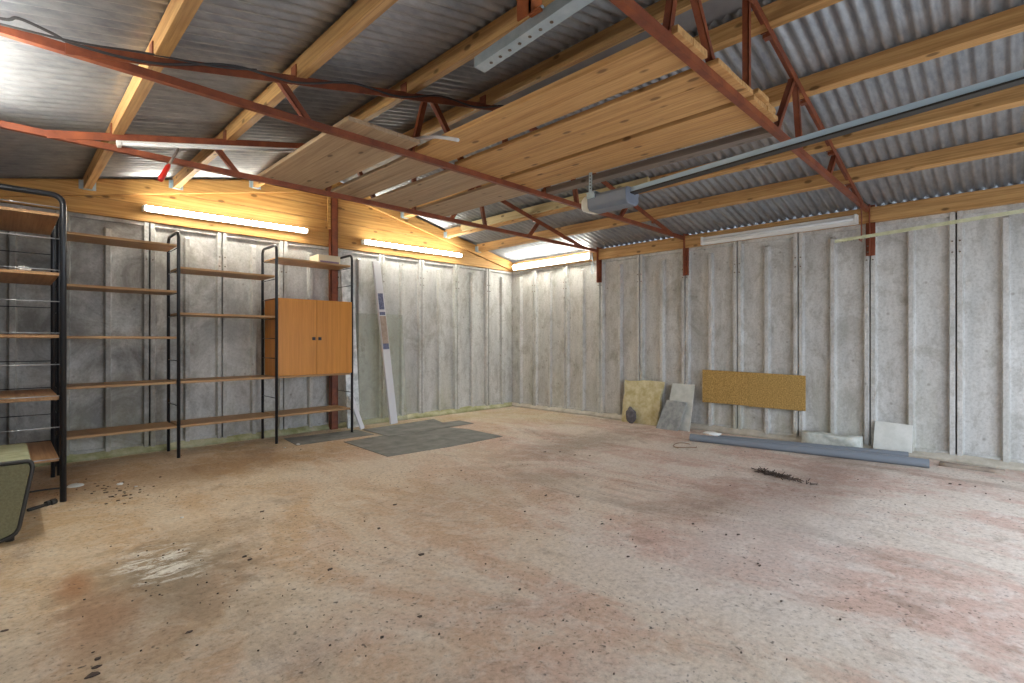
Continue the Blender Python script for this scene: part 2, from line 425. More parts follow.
# mortar foot along the walls
def mortar(name, m, p0, p1, inward):
    mb = MB(); p0 = Vector(p0); p1 = Vector(p1); n = 70; iw = Vector(inward)
    A = []
    for i in range(n+1):
        p = p0.lerp(p1, i/n); k = 1+.45*mnoise.noise(p*2.3); k2 = 1+.35*mnoise.noise(p*5.1+Vector((9,0,0)))
        A += [p, p+iw*.075*k, p+iw*.055*k+Vector((0,0,.035*k2)), p+Vector((0,0,.062*k2))]
    fs = []
    for i in range(n):
        for j in range(3): fs.append((i*4+j, i*4+j+1, i*4+j+5, i*4+j+4))
    mb.add(A, fs, True); return struct(mb.build(name, m))
mortar('baseboard_back', M_curb, (XL, YG-.01, 0), (XR-.02, YG-.01, 0), (0,-1,0))
mortar('baseboard_right', M_curb2, (XR-.01, YG-.02, 0), (XR-.01, YF, 0), (-1,0,0))
mortar('baseboard_left', M_curb2, (XL+.01, YG-.02, 0), (XL+.01, YF, 0), (1,0,0))

# roof: two corrugated slopes and the ridge cap
CP = .081
def slope(name, xa, xb, eave):
    mb = MB(); n = int((YG+.12-(YF-.25))/CP*8); ys = [YF-.25 + i*CP/8 for i in range(n+1)]
    vs = []
    for y in ys:
        c_ = math.cos(2*math.pi*y/CP); w = .013*(abs(c_)**.8)*(1 if c_ > 0 else -1)
        for x in (xa, (xa+xb)/2, xb): vs.append((x, y, zr(x)+.013+w))
    fs = [(i*3+j, i*3+j+1, i*3+j+4, i*3+j+3) for i in range(n) for j in (0,1)]
    mb.add(vs, fs, True); return struct(mb.build(name, M_roof))
slope('ceiling', XL-.25, RX-.20, 0); slope('ceiling', RX+.20, XR+.25, 0)
cap = MB(); cap.prism([(RX-.36, YF-.25, zr(RX-.36)+.022), (RX, YF-.25, zr(RX)+.034), (RX+.36, YF-.25, zr(RX+.36)+.022),
                       (RX+.36, YF-.25, zr(RX+.36)+.028), (RX, YF-.25, zr(RX)+.042), (RX-.36, YF-.25, zr(RX-.36)+.028)], (0, YG-YF+.35, 0))
struct(cap.build('ceiling_ridge', M_cap))

# timber gable infill: boards in courses, then the two raking boards
gb = MB(); y0, th = YG-.03, .05; zc = ZP+.002; k = 0
while zc < 3.10:
    z1 = min(zc+.165, 3.15)
    xl = RX-(3.165-.003-zc)/.222; xr_ = RX+(3.165-.003-zc)/.222
    xl2 = RX-(3.165-.003-z1)/.222; xr2 = RX+(3.165-.003-z1)/.222
    yy = y0-(.012 if k == 0 else 0)
    gb.prism([(max(xl, XL), yy, zc+.002), (min(xr_, XR), yy, zc+.002), (min(xr2, XR), yy, z1-.002), (max(xl2, XL), yy, z1-.002)], (0, th, 0))
    zc = z1; k += 1
gb.box((XL, y0+.03, ZP), (XR, y0+.06, ZP+.14))
struct(gb.build('trim_1', M_gable, bevel=.004))
for nm, xe in (('trim_2', XL), ('trim_3', XR)):
    rb = MB(); rb.prism([(xe, y0-.045, zr(xe)-.028), (RX, y0-.045, zr(RX)-.028), (RX, y0-.045, zr(RX)-.165), (xe, y0-.045, zr(xe)-.165+.0)], (0, .04, 0))
    struct(rb.build(nm, M_gable, bevel=.003))

gf = MB(); yf = YG+.13  # unseen board added outside the gable to stop light leaking under the sheets
gf.prism([(XL-.25, yf, zr(XL-.25)-.18), (RX, yf, zr(RX)-.18), (XR+.25, yf, zr(XR+.25)-.18), (XR+.25, yf, zr(XR+.25)+.04), (RX, yf, zr(RX)+.05), (XL-.25, yf, zr(XL-.25)+.04)], (0, .02, 0))
struct(gf.build('trim_block_gable', M_greyplank))
# eave plates and purlins
GP = 'timber purlins under the roof sheets'
def purlin(x, y_a, y_b, label, w=.065, h=.11, cat='purlin'):
    z1 = zr(x)-.004; t = thing('purlin', label, cat, (x, y_a, z1-h), GP)
    mb = MB(); sl = .222*(1 if x < RX else -1)
    mb.prism([(x-w/2, y_a, z1-h-w/2*sl), (x+w/2, y_a, z1-h+w/2*sl), (x+w/2, y_a, z1+w/2*sl), (x-w/2, y_a, z1-w/2*sl)], (0, y_b-y_a, 0))
    mb.build('beam', M_purlin, parent=t, bevel=.003)
    hg = MB()       # galvanised joist shoe at the gable
    for sx in (-1, 1):
        xx = x+sx*(w/2+.002)
        hg.box((xx-.002, y_b-.045, z1-h-.004), (xx+.002, y_b+.001, z1-.03))
        hg.box((min(xx, xx+sx*.028), y_b-.002, z1-h-.004), (max(xx, xx+sx*.028), y_b+.001, z1-.03))
    hg.box((x-w/2-.004, y_b-.045, z1-h-.008), (x+w/2+.004, y_b, z1-h-.004))
    hg.build('joist_shoe', M_galv, parent=t)
    return t
YE = YG-.076
purlin(.56, YF, YE, 'roof purlin lowest on the left slope, above the corner shelving')
purlin(1.26, YF, YE, 'roof purlin second up the left slope, crossing above the red-handled rod')
purlin(2.02, YF, YE, 'roof purlin third up the left slope, above the planks with empty sky-grey sheets beside it')
purlin(2.76, YF, YE, 'roof purlin just left of the smooth grey ridge cap')
purlin(3.26, YF, YE, 'roof purlin just right of the smooth grey ridge cap')
purlin(3.99, YF, YE, 'roof purlin first down the right slope, above the garage door opener')
purlin(4.74, YF, YE, 'roof purlin midway down the right slope')
purlin(5.36, YF, YE, 'roof purlin lowest on the right slope, next above the eave plate')
for nm, x0, x1 in (('trim_4', XR-.06, XR+.03), ('trim_5', XL-.03, XL+.06)):
    ep = MB(); ep.box((x0, YF, ZP+.001), (x1, YG-.08, ZP+.153)); struct(ep.build(nm, M_purlin, bevel=.004))
for nm, x in (('trim_block_r', XR+.27), ('trim_block_l', XL-.27)):  # unseen boards added beyond the eaves to block sky light at the gap
    fa = MB(); fa.box((x-.012, YF-.2, zr(x)-.20), (x+.012, YG+.1, zr(x)-.003)); struct(fa.build(nm, M_greyplank))
# extra pale timber fixed beside the second right purlin
xb = MB(); xb.box((4.655, 2.7, zr(4.68)-.105), (4.703, 5.7, zr(4.68)-.012))
tag(xb.build('timber_batten', M_pale, bevel=.003), 'pale unpainted batten fixed alongside the midway right-slope purlin', 'batten')

# ------------------------------------------------------------------ steel trusses
ZT0, ZT1 = 2.397, 2.437          # tie angle bottom / top
def rz(x): return 3.033-.222*abs(x-RX)      # centre of rafter angle
def truss(Y, label, post_bottom=1.96, xl_end=XL+.02):
    t = thing('roof_truss', label, 'truss', (RX, Y, ZT0), 'red-painted steel roof trusses')
    T = .006; W = .036
    mb = MB()
    mb.prism([(xl_end, Y, ZT0), (xl_end, Y+W, ZT0), (xl_end, Y+W, ZT0+T), (xl_end, Y+T, ZT0+T), (xl_end, Y+T, ZT1), (xl_end, Y, ZT1)], (XR-.04-xl_end, 0, 0))
    mb.build('tie_bar', M_red, parent=t)
    for sgn in (-1, 1):
        xe = RX+sgn*2.80; mb = MB()
        p0 = (RX, Y, rz(RX)); p1 = (xe, Y, rz(xe))
        mb.prism([(RX, Y-T-.001, rz(RX)-.026), (xe, Y-T-.001, rz(xe)-.026), (xe, Y-T-.001, rz(xe)+.026), (RX, Y-T-.001, rz(RX)+.026)], (0, T, 0))
        mb.prism([(RX, Y, rz(RX)+.020), (xe, Y, rz(xe)+.020), (xe, Y, rz(xe)+.026), (RX, Y, rz(RX)+.026)], (0, W, 0))
        mb.build('rafter', M_red, parent=t)
    def web(xa, za, xb, zb):
        m = MB(); d = Vector((xb-xa, 0, zb-za)).normalized(); n = Vector((-d.z, 0, d.x))
        a = Vector((xa, Y+T, za)); b = Vector((xb, Y+T, zb)); w = .018
        m.prism([a-n*w, b-n*w, b+n*w, a+n*w], (0, .005, 0)); m.prism([a-n*w, b-n*w, b-n*(w-.005), a-n*(w-.005)], (0, .035, 0))
        m.build('strut', M_red, parent=t)
    for s in (-1, 1):
        X = lambda d: RX+s*d
        web(X(1.86), rz(X(1.86)), X(1.68), ZT0+.02)
        web(X(.84), rz(X(.84)), X(.95), ZT0+.02)
        web(X(.77), rz(X(.77)), X(.44), ZT0+.02)
    web(RX-.03, rz(RX), RX-.03, ZT0+.02)
    for sgn, xw in ((1, XR-.033), (-1, XL+.033)):       # angle post bolted down the wall
        m = MB(); x1 = xw-sgn*.07; zt = zr(xw)-.02 if sgn > 0 else 2.43
        m.box((min(xw, x1), Y-.002, post_bottom), (max(xw, x1), Y+.004, ZT1+.03))
        m.box((min(xw, xw-sgn*.006), Y-.04, post_bottom), (max(xw, xw-sgn*.006), Y+.04, ZT1+.03))
        p = m.build('wall_post', M_red, parent=t)
        b = MB()
        for zz in (2.0, 2.06):
            b = MB(); b.tube([(xw-sgn*.006, Y+.022, zz), (xw-sgn*.016, Y+.022, zz)], .009, 6)
            b.build('bolt', M_bolt, parent=p)
    for x in (.56, 1.26, 2.02, 2.76, 3.26, 3.99, 4.74, 5.36):   # cleats holding the purlins
        m = MB(); s = 1 if x > RX else -1; xx = x+s*.036
        m.box((xx-.003, Y-.01, zr(x)-.125), (xx+.003, Y+.06, zr(x)-.045)); m.box((min(xx, xx+s*.05), Y-.0, zr(x)-.15), (max(xx, xx+s*.05), Y+.05, zr(x)-.128))
        m.build('cleat', M_red, parent=t)
    return t
TY = (1.075, 3.03, 4.36)
truss(TY[0], 'steel roof truss nearest the camera, with the sawn plank ends poking past it')
truss(TY[1], 'middle steel roof truss with black cable clipped along it', post_bottom=1.94)
truss(TY[2], 'farthest steel roof truss, with the white batten light fixed under it')

# ------------------------------------------------------------------ planks stored on the ties
GK = 'planks stored across the roof trusses'
def plank(x0, x1, ya, yb, label, m=M_plank, z=ZT1+.001, h=.028, seams=2, tilt=0):
    mb = MB(); w = (x1-x0)/max(1, seams)
    for i in range(seams):
        a = x0+i*w; b = a+w-(.0018 if i < seams-1 else 0); off = random.uniform(-.006, .006)
        mb.box((a, ya+off, z), (b, yb, z+h-random.uniform(0, .002)))
    return tag(mb.build('plank', m, bevel=.0025), label, 'plank', GK)
plank(1.48, 2.0, 2.88, 4.50, 'widest greyish plank, far stretch, left edge free beyond the middle truss', M_plankg, seams=3)
plank(2.085, 2.39, 3.066, 4.46, 'far stretch plank, second from its free left edge', M_plankg, seams=2)
plank(2.49, 2.90, 3.066, 4.50, 'far stretch plank, third from its free left edge', M_plankg, seams=3)
plank(2.985, 3.37, 3.066, 4.47, 'far stretch plank, nearest the garage door opener', M_plankg, seams=2)
plank(2.065, 2.355, 1.045, 3.055, 'near stretch plank with bright sawn left edge', seams=2, h=.036)
plank(2.435, 2.885, 1.035, 3.055, 'near stretch plank in the middle, between the two gaps', seams=3)
plank(2.94, 3.33, 1.045, 3.055, 'near stretch plank on the right, under the short stack of offcuts', seams=4)
plank(2.95, 3.12, 1.03, 2.9, 'top left board of the short stack near the first truss', z=ZT1+.037, seams=1)
plank(3.13, 3.30, 1.05, 2.8, 'right board of the short stack near the first truss', z=ZT1+.037, seams=1, h=.03)
plank(3.47, 3.56, 1.085, 3.10, 'dark grey narrow plank beside the opener rail', M_greyplank, seams=1, h=.05)
wb = MB(); wb.tube([on_y(413,139.5,2.98), on_y(424,137.5,2.9), on_y(436,136.8,2.78), on_y(447,138,2.62), on_y(458,140,2.5)], .012, 8)
tag(wb.build('plastic_strip', M_pvc), 'curved white plastic strip sticking out below the planks', 'strip')

# ------------------------------------------------------------------ lights
def fluoro(p0, p1, out, label, lit, bw=.055, bh=.044, tr=None, tm=None):
    """batten body against the wall, tube in front of it"""
    p0 = Vector(p0); p1 = Vector(p1); out = Vector(out); t = thing('fluorescent_light', label, 'light', tuple((p0+p1)/2), 'fluorescent batten lights')
    d = (p1-p0).normalized(); n = d.cross(out).normalized()
    b = MB(); c0, c1 = p0+out*bh/2, p1+out*bh/2
    b.beam(c0, c1, bw, bh, up=tuple(out)); b.build('body', M_white, parent=t, bevel=.004)
    for q, s in ((p0, 1), (p1, -1)):
        e = MB(); e.beam(q+out*(bh*.5+.02)+d*s*.004, q+out*(bh*.5+.02)+d*s*.03, bw+.004, bh+.018, up=tuple(out)); e.build('end_cap', M_white, parent=t, bevel=.004)
    e = MB(); rt = tr or (.026 if lit else .016); e.tube([p0+out*(bh+rt*.8)+d*.03, p1+out*(bh+rt*.8)-d*.03], rt, 14)
    e.build('tube', tm or (M_tube if lit else M_tubeoff), parent=t)
    return t
yw = YG-.08
fluoro((XL+.03,4.2,2.25), (XL+.03,2.75,2.25), (1,0,0), 'lit fluorescent tube on the left eave above the olive case', True, tm=M_tube2)
fluoro((.97,yw-.0,2.405), (2.60,yw,2.425), (0,-1,0), 'lit fluorescent tube on the timber gable above the shelving', True)
fluoro((3.32,yw,2.40), (4.98,yw,2.415), (0,-1,0), 'lit fluorescent tube on the timber gable right of the centre post', True)
fluoro((XR-.06,6.06,2.345), (XR-.06,4.46,2.355), (-1,0,0), 'lit fluorescent tube on the right eave in the room corner', True, .10, .04, .032)
fluoro((XR-.06,2.80,2.335), (XR-.06,1.17,2.335), (-1,0,0), 'unlit white fluorescent batten on the right eave', False, .095, .04, .016)
fluoro((.545,TY[2]-.02,rz(.545)-.03), (2.0,TY[2]-.02,rz(2.0)-.03), (0,-.2,-.98), 'unlit white batten light fixed under the farthest truss', False, .03, .012, .011)

# ------------------------------------------------------------------ door tracks and opener
def track(x, za, zb, label, m, y0_=YF+.05, y1=1.34, k=1.0):
    t = thing('door_track', label, 'track', (x, y0_, za), 'overhead garage door tracks')
    mb = MB(); sec = [(-.024,-.018),(-.024,.018),(-.018,.018),(-.018,-.012),(.018,-.012),(.018,.018),(.024,.018),(.024,-.018)]
    sec = [(a*k, b*k) for a, b in sec]
    pts = [(x+a, y0_, za+b) for a, b in sec]; mb.prism(pts, (0, y1-y0_, zb-za)); mb.build('channel', m, parent=t)
    e = MB(); e.box((x-.02*k, y1-.02, zb-.014*k), (x+.02*k, y1-.002, zb+.02*k)); e.build('end_stop', m, parent=t)
    for i in range(7):
        r = MB()
        yy = y1-.06-i*.045; zz = zb-.0186*k+(za-zb)*(y1-yy)/(y1-y0_); r.tube([(x, yy, zz), (x, yy, zz-.002)], .006, 8)
        r.build('rivet', M_bolt, parent=t)
    return t
track(1.18, 2.25, 2.066, 'pale galvanised door track hanging overhead on the left', M_galv)
track(5.66, 2.19, 2.06, 'yellowish metal door track running beside the right wall', M_brass, y1=1.27, k=.72)
hb = MB(); hx, hy = 1.17, TY[0]
hb.box((hx-.028, hy-.01, 2.105), (hx+.028, hy-.004, ZT0+.06)); hb.box((hx-.028, hy-.01, 2.105), (hx-.022, hy+.045, ZT0-.001)); hb.box((hx-.028, hy-.05, 2.099), (hx+.028, hy-.004, 2.107))
ho = hb.build('hanger_bracket', M_redlit); tag(ho, 'red steel hanger holding up the left door track', 'bracket')
nb = MB(); nb.tube([(hx+.01, hy-.01, 2.13), (hx+.01, hy-.03, 2.13)], .009, 6); nb.build('bolt', M_galv, parent=ho)
hb = MB(); hb.box((5.70, hy-.01, 2.06), (5.74, hy-.004, ZT0)); hb.box((5.62, hy-.01, 2.04), (5.74, hy-.004, 2.052))
tag(hb.build('hanger_bracket', M_red), 'red steel hanger holding the right door track by the wall', 'bracket')
# opener
op = thing('garage_door_opener', 'grey garage door opener motor on a long rail under the planks', 'opener', (3.40, 2.35, 2.06))
m = MB(); za, zb = 2.398, 2.236
ya, yb = YF+.02, 2.12
m.prism([(3.375, ya, za), (3.425, ya, za), (3.425, ya, za+.035), (3.375, ya, za+.035)], (0, yb-ya, zb-za)); rl = m.build('rail', M_rail, parent=op)
m = MB(); m.prism([(3.368, ya, za-.012), (3.432, ya, za-.012), (3.432, ya, za-.001), (3.368, ya, za-.001)], (0, yb-ya, zb-za)); m.build('rail_underside', M_dark, parent=rl)
m = MB(); pr = []
for (a, z) in [(-.08,2.27),(-.095,2.25),(-.088,2.17),(-.065,2.145),(.065,2.145),(.088,2.17),(.095,2.25),(.08,2.27),(.04,2.278),(-.04,2.278)]: pr.append((3.40+a, 2.10, z))
m.prism(pr, (0, .36, 0)); m.build('motor_housing', M_opener, parent=op, bevel=.008)
m = MB(); n = 12; rings = []
for k in range(5):
    f = k/4; sc = math.cos(f*math.pi/2*.92); rings.append([(3.40+(p[0]-3.40)*sc, 2.46+.10*math.sin(f*math.pi/2), 2.20+(p[2]-2.20)*sc) for p in pr])
vs = [p for r in rings for p in r]; q = len(pr)
m.add(vs, [(k*q+i, k*q+(i+1) % q, (k+1)*q+(i+1) % q, (k+1)*q+i) for k in range(4) for i in range(q)]+[[4*q+i for i in range(q)]], True)
m.build('lamp_cover', M_cream, parent=op)
m = MB(); m.box((3.29, 2.38, 2.235), (3.305, 2.45, 2.285)); m.box((3.292, 2.40, 2.27), (3.296, 2.43, 2.437)); m.box((3.29, 2.37, 2.279), (3.42, 2.46, 2.285))
hs = m.build('hanging_strap', M_galv, parent=op)
for i in range(5):
    m = MB(); m.tube([(3.2885, 2.415, 2.31+i*.025), (3.292, 2.415, 2.31+i*.025)], .005, 8); m.build('strap_hole', M_dark, parent=hs)

# ------------------------------------------------------------------ shelving
RU = .011
def ladder(parent, a, b, top, rungs, rung_mat, r=.015):
    """hoop of tube standing on a and b (world xy); rungs between"""
    a = Vector((*a, 0)); b = Vector((*b, 0)); d = (b-a).normalized(); R = .06; path = [a]
    for k in range(7):
        t = math.pi/2*k/6; path.append(a+d*(R-R*math.cos(t))+Vector((0,0,top-R+R*math.sin(t))))
    for k in range(7):
        t = math.pi/2*k/6; path.append(b-d*(R-R*math.sin(t))+Vector((0,0,top-R+R*math.cos(t))))
    path.append(b)
    m = MB(); m.tube(path, r, 10); fr = m.build('ladder_frame', M_black, parent=parent)
    for z in rungs:
        m = MB(); m.tube([a+Vector((0,0,z)), b+Vector((0,0,z))], .004, 6); m.build('rung', rung_mat, parent=fr)
    return fr
RZ = [.28+.2145*i for i in range(9)]
def sh(parent, pts, z, m, h=.022, seg=1):
    mb = MB(); mb.prism([(x, y, z) for x, y in pts], (0,0,h)); return mb.build('shelf', m, parent=parent, bevel=.003)
# back unit (very slightly skew to the wall)
back = thing('shelving_unit', 'three-bay black ladder shelving along the concrete back wall', 'shelving', (1.65, 5.85, 0))
fy = lambda x: 5.585+.043*x
DEP = .415
LX = [.33, 1.18, 2.09, 2.985]
for i, x in enumerate(LX):
    ladder(back, (x, fy(x)), (x, fy(x)+DEP), 2.14, [z-.006 for z in RZ], M_black)
bays = {0: [1.995, 1.56, 1.125, .70, .28], 1: [1.79, 1.355, .70, .28], 2: [1.995, .70, .28]}
for bI, zs in bays.items():
    xa, xb_ = LX[bI]+.013, LX[bI+1]-.013
    for z in zs:
        sh(back, [(xa, fy(xa)+.012), (xb_, fy(xb_)+.012), (xb_, fy(xb_)+DEP-.012), (xa, fy(xa)+DEP-.012)], z, M_shelf)
# corner unit on the left wall
cu = thing('shelving_unit', 'tall black ladder shelving in the left corner, deepest shelf undersides showing', 'shelving', (.1, 5.1, 0))
CY0, CY1, CX0, CX1 = 4.66, 5.555, -.13, .297
ladder(cu, (CX1, CY0), (CX0, CY0), 2.10, [z+.02 for z in RZ], M_rung, r=.019)
ladder(cu, (CX1-.005, CY1), (CX0, CY1), 2.10, [z+.02 for z in RZ], M_black, r=.015)
for z in (1.955, 1.55, 1.125, .70, .28):
    sh(cu, [(CX0+.015, CY0+.01), (CX1-.02, CY0+.01), (CX1-.02, CY1-.02), (CX0+.015, CY1-.02)], z, M_shelfy)
# cupboard in the last bay
cb0, cb1 = LX[2]+.016, LX[3]-.016
cf = fy((cb0+cb1)/2)-.012
cup = thing('cupboard', 'orange-brown two-door cupboard hung in the shelving', 'cupboard', ((cb0+cb1)/2, cf+.2, .724))
m = MB(); m.box((cb0, cf+.018, .7235), (cb1, cf+DEP-.03, 1.575)); m.build('carcass', M_cup, parent=cup, bevel=.002)
mid = (cb0+cb1)/2
for a, b, hx_ in ((cb0+.002, mid-.0015, mid-.035), (mid+.0015, cb1-.002, mid+.035)):
    m = MB(); m.box((a, cf, .727), (b, cf+.0175, 1.572)); d = m.build('door', M_cup, parent=cup, bevel=.002)
    m = MB(); m.box((hx_-.018, cf-.004, 1.115), (hx_+.018, cf, 1.15)); m.box((hx_-.012, cf-.018, 1.125), (hx_+.012, cf-.004, 1.14)); m.build('handle', M_dark, parent=d)

# steel post in the middle of the gable
t = thing('steel_post', 'red-brown steel post under the ridge behind the shelving', 'post', (2.93, 6.12, 0))
m = MB(); m.box((2.90, 6.085, 0.0), (2.99, 6.092, 3.0)); m.box((2.90, 6.085, 0), (2.907, 6.155, 3.0)); m.box((2.983, 6.085, 0), (2.99, 6.155, 3.0)); m.build('channel', M_red, parent=t)
m = MB(); m.box((2.862, 6.09, 2.50), (2.897, 6.12, 3.0)); m.build('timber_strip', M_gable, parent=t)

# ------------------------------------------------------------------ things on and by the shelving
bx = thing('cardboard_box', 'small cream box on the top shelf above the cupboard', 'box', (2.76, 5.9, 2.0175))
m = MB(); m.box((2.61, 5.80, 2.0175), (2.88, 6.04, 2.12)); m.build('carton', M_card, parent=bx, bevel=.003)
m = MB(); m.box((2.63, 5.797, 2.024), (2.86, 5.80, 2.05)); m.build('printed_band', M_cardd, parent=bx)
m = MB(); m.tube([(2.895, 5.85, 2.026), (2.955, 5.95, 2.05)], .008, 6); tag(m.build('short_rod', M_dark), 'short dark rod beside the cream box on the top shelf', 'rod')
def strip(p0, p1, w, d, name, label, m, cat, parts=()):
    p0 = Vector(p0); p1 = Vector(p1); t = thing(name, label, cat, tuple(p0))
    mb = MB(); mb.beam(p0, p1, w, d, up=(0,-1,0)); mb.build('profile', m, parent=t, bevel=.004)
    dd = (p1-p0); up = (Vector((0,-1,0)) - dd.normalized()*Vector((0,-1,0)).dot(dd.normalized())).normalized()
    for (nm, f0, f1, wf, mm) in parts:
        q = MB(); o = up*(d/2+.001); q.beam(p0+dd*f0+o, p0+dd*f1+o, w*wf, .002, up=(0,-1,0)); q.build(nm, mm, parent=t)
    return t
strip((3.635,5.83,.02), (3.525,6.09,2.165), .105, .04, 'packaged_profile', 'long white packaged profile with blue label leaning on the wall', M_pvc, 'profile',
      [('label_blue', .70,.80,.72,M_blue), ('label_strip', .665,.685,.8,M_blue), ('label_brown', .49,.66,.85,M_brownl), ('label_foot', .455,.49,.85,M_blue)])
strip((3.12,5.93,.02), (3.10,6.08,2.06), .17, .03, 'film_wrapped_profile', 'tall silvery film-wrapped profile standing behind the end of the shelving', M_foil, 'profile')
strip((3.15,5.76,.02), (3.045,5.86,.42), .055, .025, 'white_offcut', 'short white offcut leaning at the foot of the last ladder', M_pvc, 'offcut')
m = MB(); m.beam((3.60,6.00,.02), (3.60,6.13,1.47), .72, .004, up=(0,-1,0)); tag(m.build('clear_sheet', M_clear), 'translucent greenish sheet leaning on the back wall behind the white profile', 'sheet')
m = MB(); m.blob((.10, 4.86, 1.594), (.03,.03,.02), 3, .9, 3); tag(m.build('crumpled_paper', M_paper), 'crumpled white paper on the second shelf of the corner unit', 'paper')

# case on the floor at the far left
cs = thing('hard_case', 'old olive hard-shell case with black piping beside the corner shelving', 'case', (-.03, 4.0, 0))
def caseprof(y, g=0):
    P = []; raw = [(-.20,.03,.03),(.055,.03,.07),(.125,.445,.035),(-.215,.445,.03)]
    n = len(raw)
    for i, (x, z, r) in enumerate(raw):
        p = Vector((x, z)); a = (Vector(raw[i-1][:2])-p).normalized(); b = (Vector(raw[(i+1) % n][:2])-p).normalized()
        for k in range(6):
            f = k/5; q = (p+a*r*(1-f)**1.0*1).lerp(p+b*r, f); e = p + (q-p)*(1-.25*math.sin(math.pi*f)); P.append((e.x, e.y))
    cx, cz = -.04, .24
    return [(cx+(x-cx)*(1-g), y, cz+(z-cz)*(1-g)+.0) for x, z in P]
m = MB(); p0_ = caseprof(3.86); m.prism(p0_, (0,.70,0), True); m.build('shell', M_caset, parent=cs)
m = MB(); m.prism(caseprof(3.845, .06), (0,.02,0)); m.build('end_panel', M_case, parent=cs, bevel=.004)
m = MB(); m.tube(caseprof(3.855, .0), .011, 8, closed=True); m.build('piping', M_dark, parent=cs)
m = MB(); m.box((-.13,4.0,.445),(-.03,4.1,.47)); m.tube([(-.12,4.05,.46),(-.10,4.04,.50),(-.04,4.04,.49),(-.02,4.06,.46)], .012, 8); m.build('handle', M_dark, parent=cs)
for i, (x, y) in enumerate([(-.16,3.95),(.03,3.95),(-.16,4.45),(.03,4.45)]):
    m = MB(); m.tube([(x,y,0),(x,y,.035)], .02, 10); m.build('foot', M_dark, parent=cs)
# small clutter by it
a, b = floor_pt(28,512), floor_pt(50,505)
m = MB(); m.tube([a+Vector((0,0,.012)), b+Vector((0,0,.012))], .011, 8); m.tube([b+Vector((0,0,.014)), b+(b-a)*.25+Vector((0,0,.014))], .022, 8)
m.tube([b-(b-a)*.2+Vector((0,0,.016)), b-(b-a)*.05+Vector((0,0,.016))], .018, 8)
tag(m.build('hand_tool', M_dark), 'dark hand tool lying on the floor beside the olive case', 'tool')
c = floor_pt(75,486); m = MB(); m.tube([c, c+Vector((0,0,.008)), c+Vector((0,0,.018))], [.055,.05,.02], 20); tag(m.build('jar_lid', M_tile), 'pale round lid on the floor at the foot of the corner shelving', 'lid')
m = MB(); pts = [floor_pt(x, y)+Vector((0,0,.007)) for x, y in ((20,495),(35,492),(50,490),(60,489),(68,487))]; m.tube(pts, .006, 6)
tag(m.build('cable', M_cable), 'dark cable on the floor under the corner shelving', 'cable')

# ------------------------------------------------------------------ grey sheets and a shade patch on the floor
def flat(name, pts, label, m=M_mat, h=.004, z=.001, group='grey sheets on the floor'):
    mb = MB(); mb.prism([(x, y, z) for x, y in pts], (0,0,h)); return tag(mb.build(name, m), label, 'sheet', group)
flat('floor_sheet', [(2.60,4.28),(3.35,4.22),(4.10,4.25),(4.12,4.9),(4.02,5.24),(3.2,5.28),(2.64,5.24)], 'large grey sheet lying flat on the floor near the shelving end')
flat('floor_sheet', [(3.15,5.15),(4.46,5.18),(4.47,5.5),(4.2,5.52),(4.3,5.86),(3.62,5.80),(3.16,5.78)], 'smaller grey sheet lying half under the large one, nearer the back wall', z=.0055)
flat('floor_sheet', [(2.2,5.42),(3.1,5.40),(3.12,5.85),(2.25,5.9)], 'thin dark patch drawn for the shade on the floor under the shelving end', z=.0015)  # dark patch laid in for the shade below the shelf

# ------------------------------------------------------------------ along the right wall
def lean(name, label, cat, corners, th, m, nx=9, ragged=.0, seed=0, group=None):
    """slab from four corners (bl, br, tr, tl), thickness away from the room"""
    bl, br, tr, tl = [Vector(q) for q in corners]; nrm = (br-bl).cross(tl-bl).normalized()
    if nrm.x > 0: nrm = -nrm
    out = []
    def edge(p, q, k):
        for i in range(k): 
            f = i/k; w = p.lerp(q, f); n_ = (mnoise.noise(w*9+Vector((seed, 0, 0))))*ragged
            out.append(w + Vector((0, n_, max(n_, -.9*ragged) if w.z > .05 else 0)))
    for p, q in ((bl,br),(br,tr),(tr,tl),(tl,bl)): edge(p, q, nx)
    mb = MB(); mb.prism(out, -nrm*th); o = mb.build(name, m, bevel=.003); return tag(o, label, cat, group)
lean('insulation_slab', 'yellowish mottled slab leaning on the right wall', 'slab', [(6.03,3.90,.0),(6.03,3.37,.0),(6.12,3.32,.575),(6.12,3.90,.565)], .045, M_slab, 10, .02)
m = MB(); m.blob((5.98,3.72,.10), (.04,.075,.105), 5, .35); tag(m.build('dark_stone', M_rock), 'dark rounded stone standing in front of the yellowish slab', 'stone')
lean('pale_board', 'pale grey board leaning on the right wall behind a slate', 'board', [(5.93,3.20,.0),(5.93,2.87,.0),(6.135,2.90,.56),(6.135,3.20,.56)], .012, M_slate2, 6, .006)
lean('slate_tile', 'dark grey slate leaning against the pale board', 'slate', [(5.86,3.29,.0),(5.86,2.99,.0),(5.985,2.93,.345),(5.985,3.20,.36)], .012, M_slate, 6, .01, 3)
cork = thing('chipboard_strip', 'long ochre chipboard strip fixed low on the right wall', 'board', (6.15, 2.22, .35))
for (ya_, yb_, z0, z1, z2, z3) in ((2.80,2.245,.350,.352,.742,.752),(2.243,1.655,.345,.347,.730,.742)):
    m = MB(); m.prism([(6.135,ya_,z0),(6.135,yb_,z1),(6.135,yb_,z2),(6.135,ya_,z3)], (.02,0,0)); m.build('panel', M_cork, parent=cork, bevel=.002)
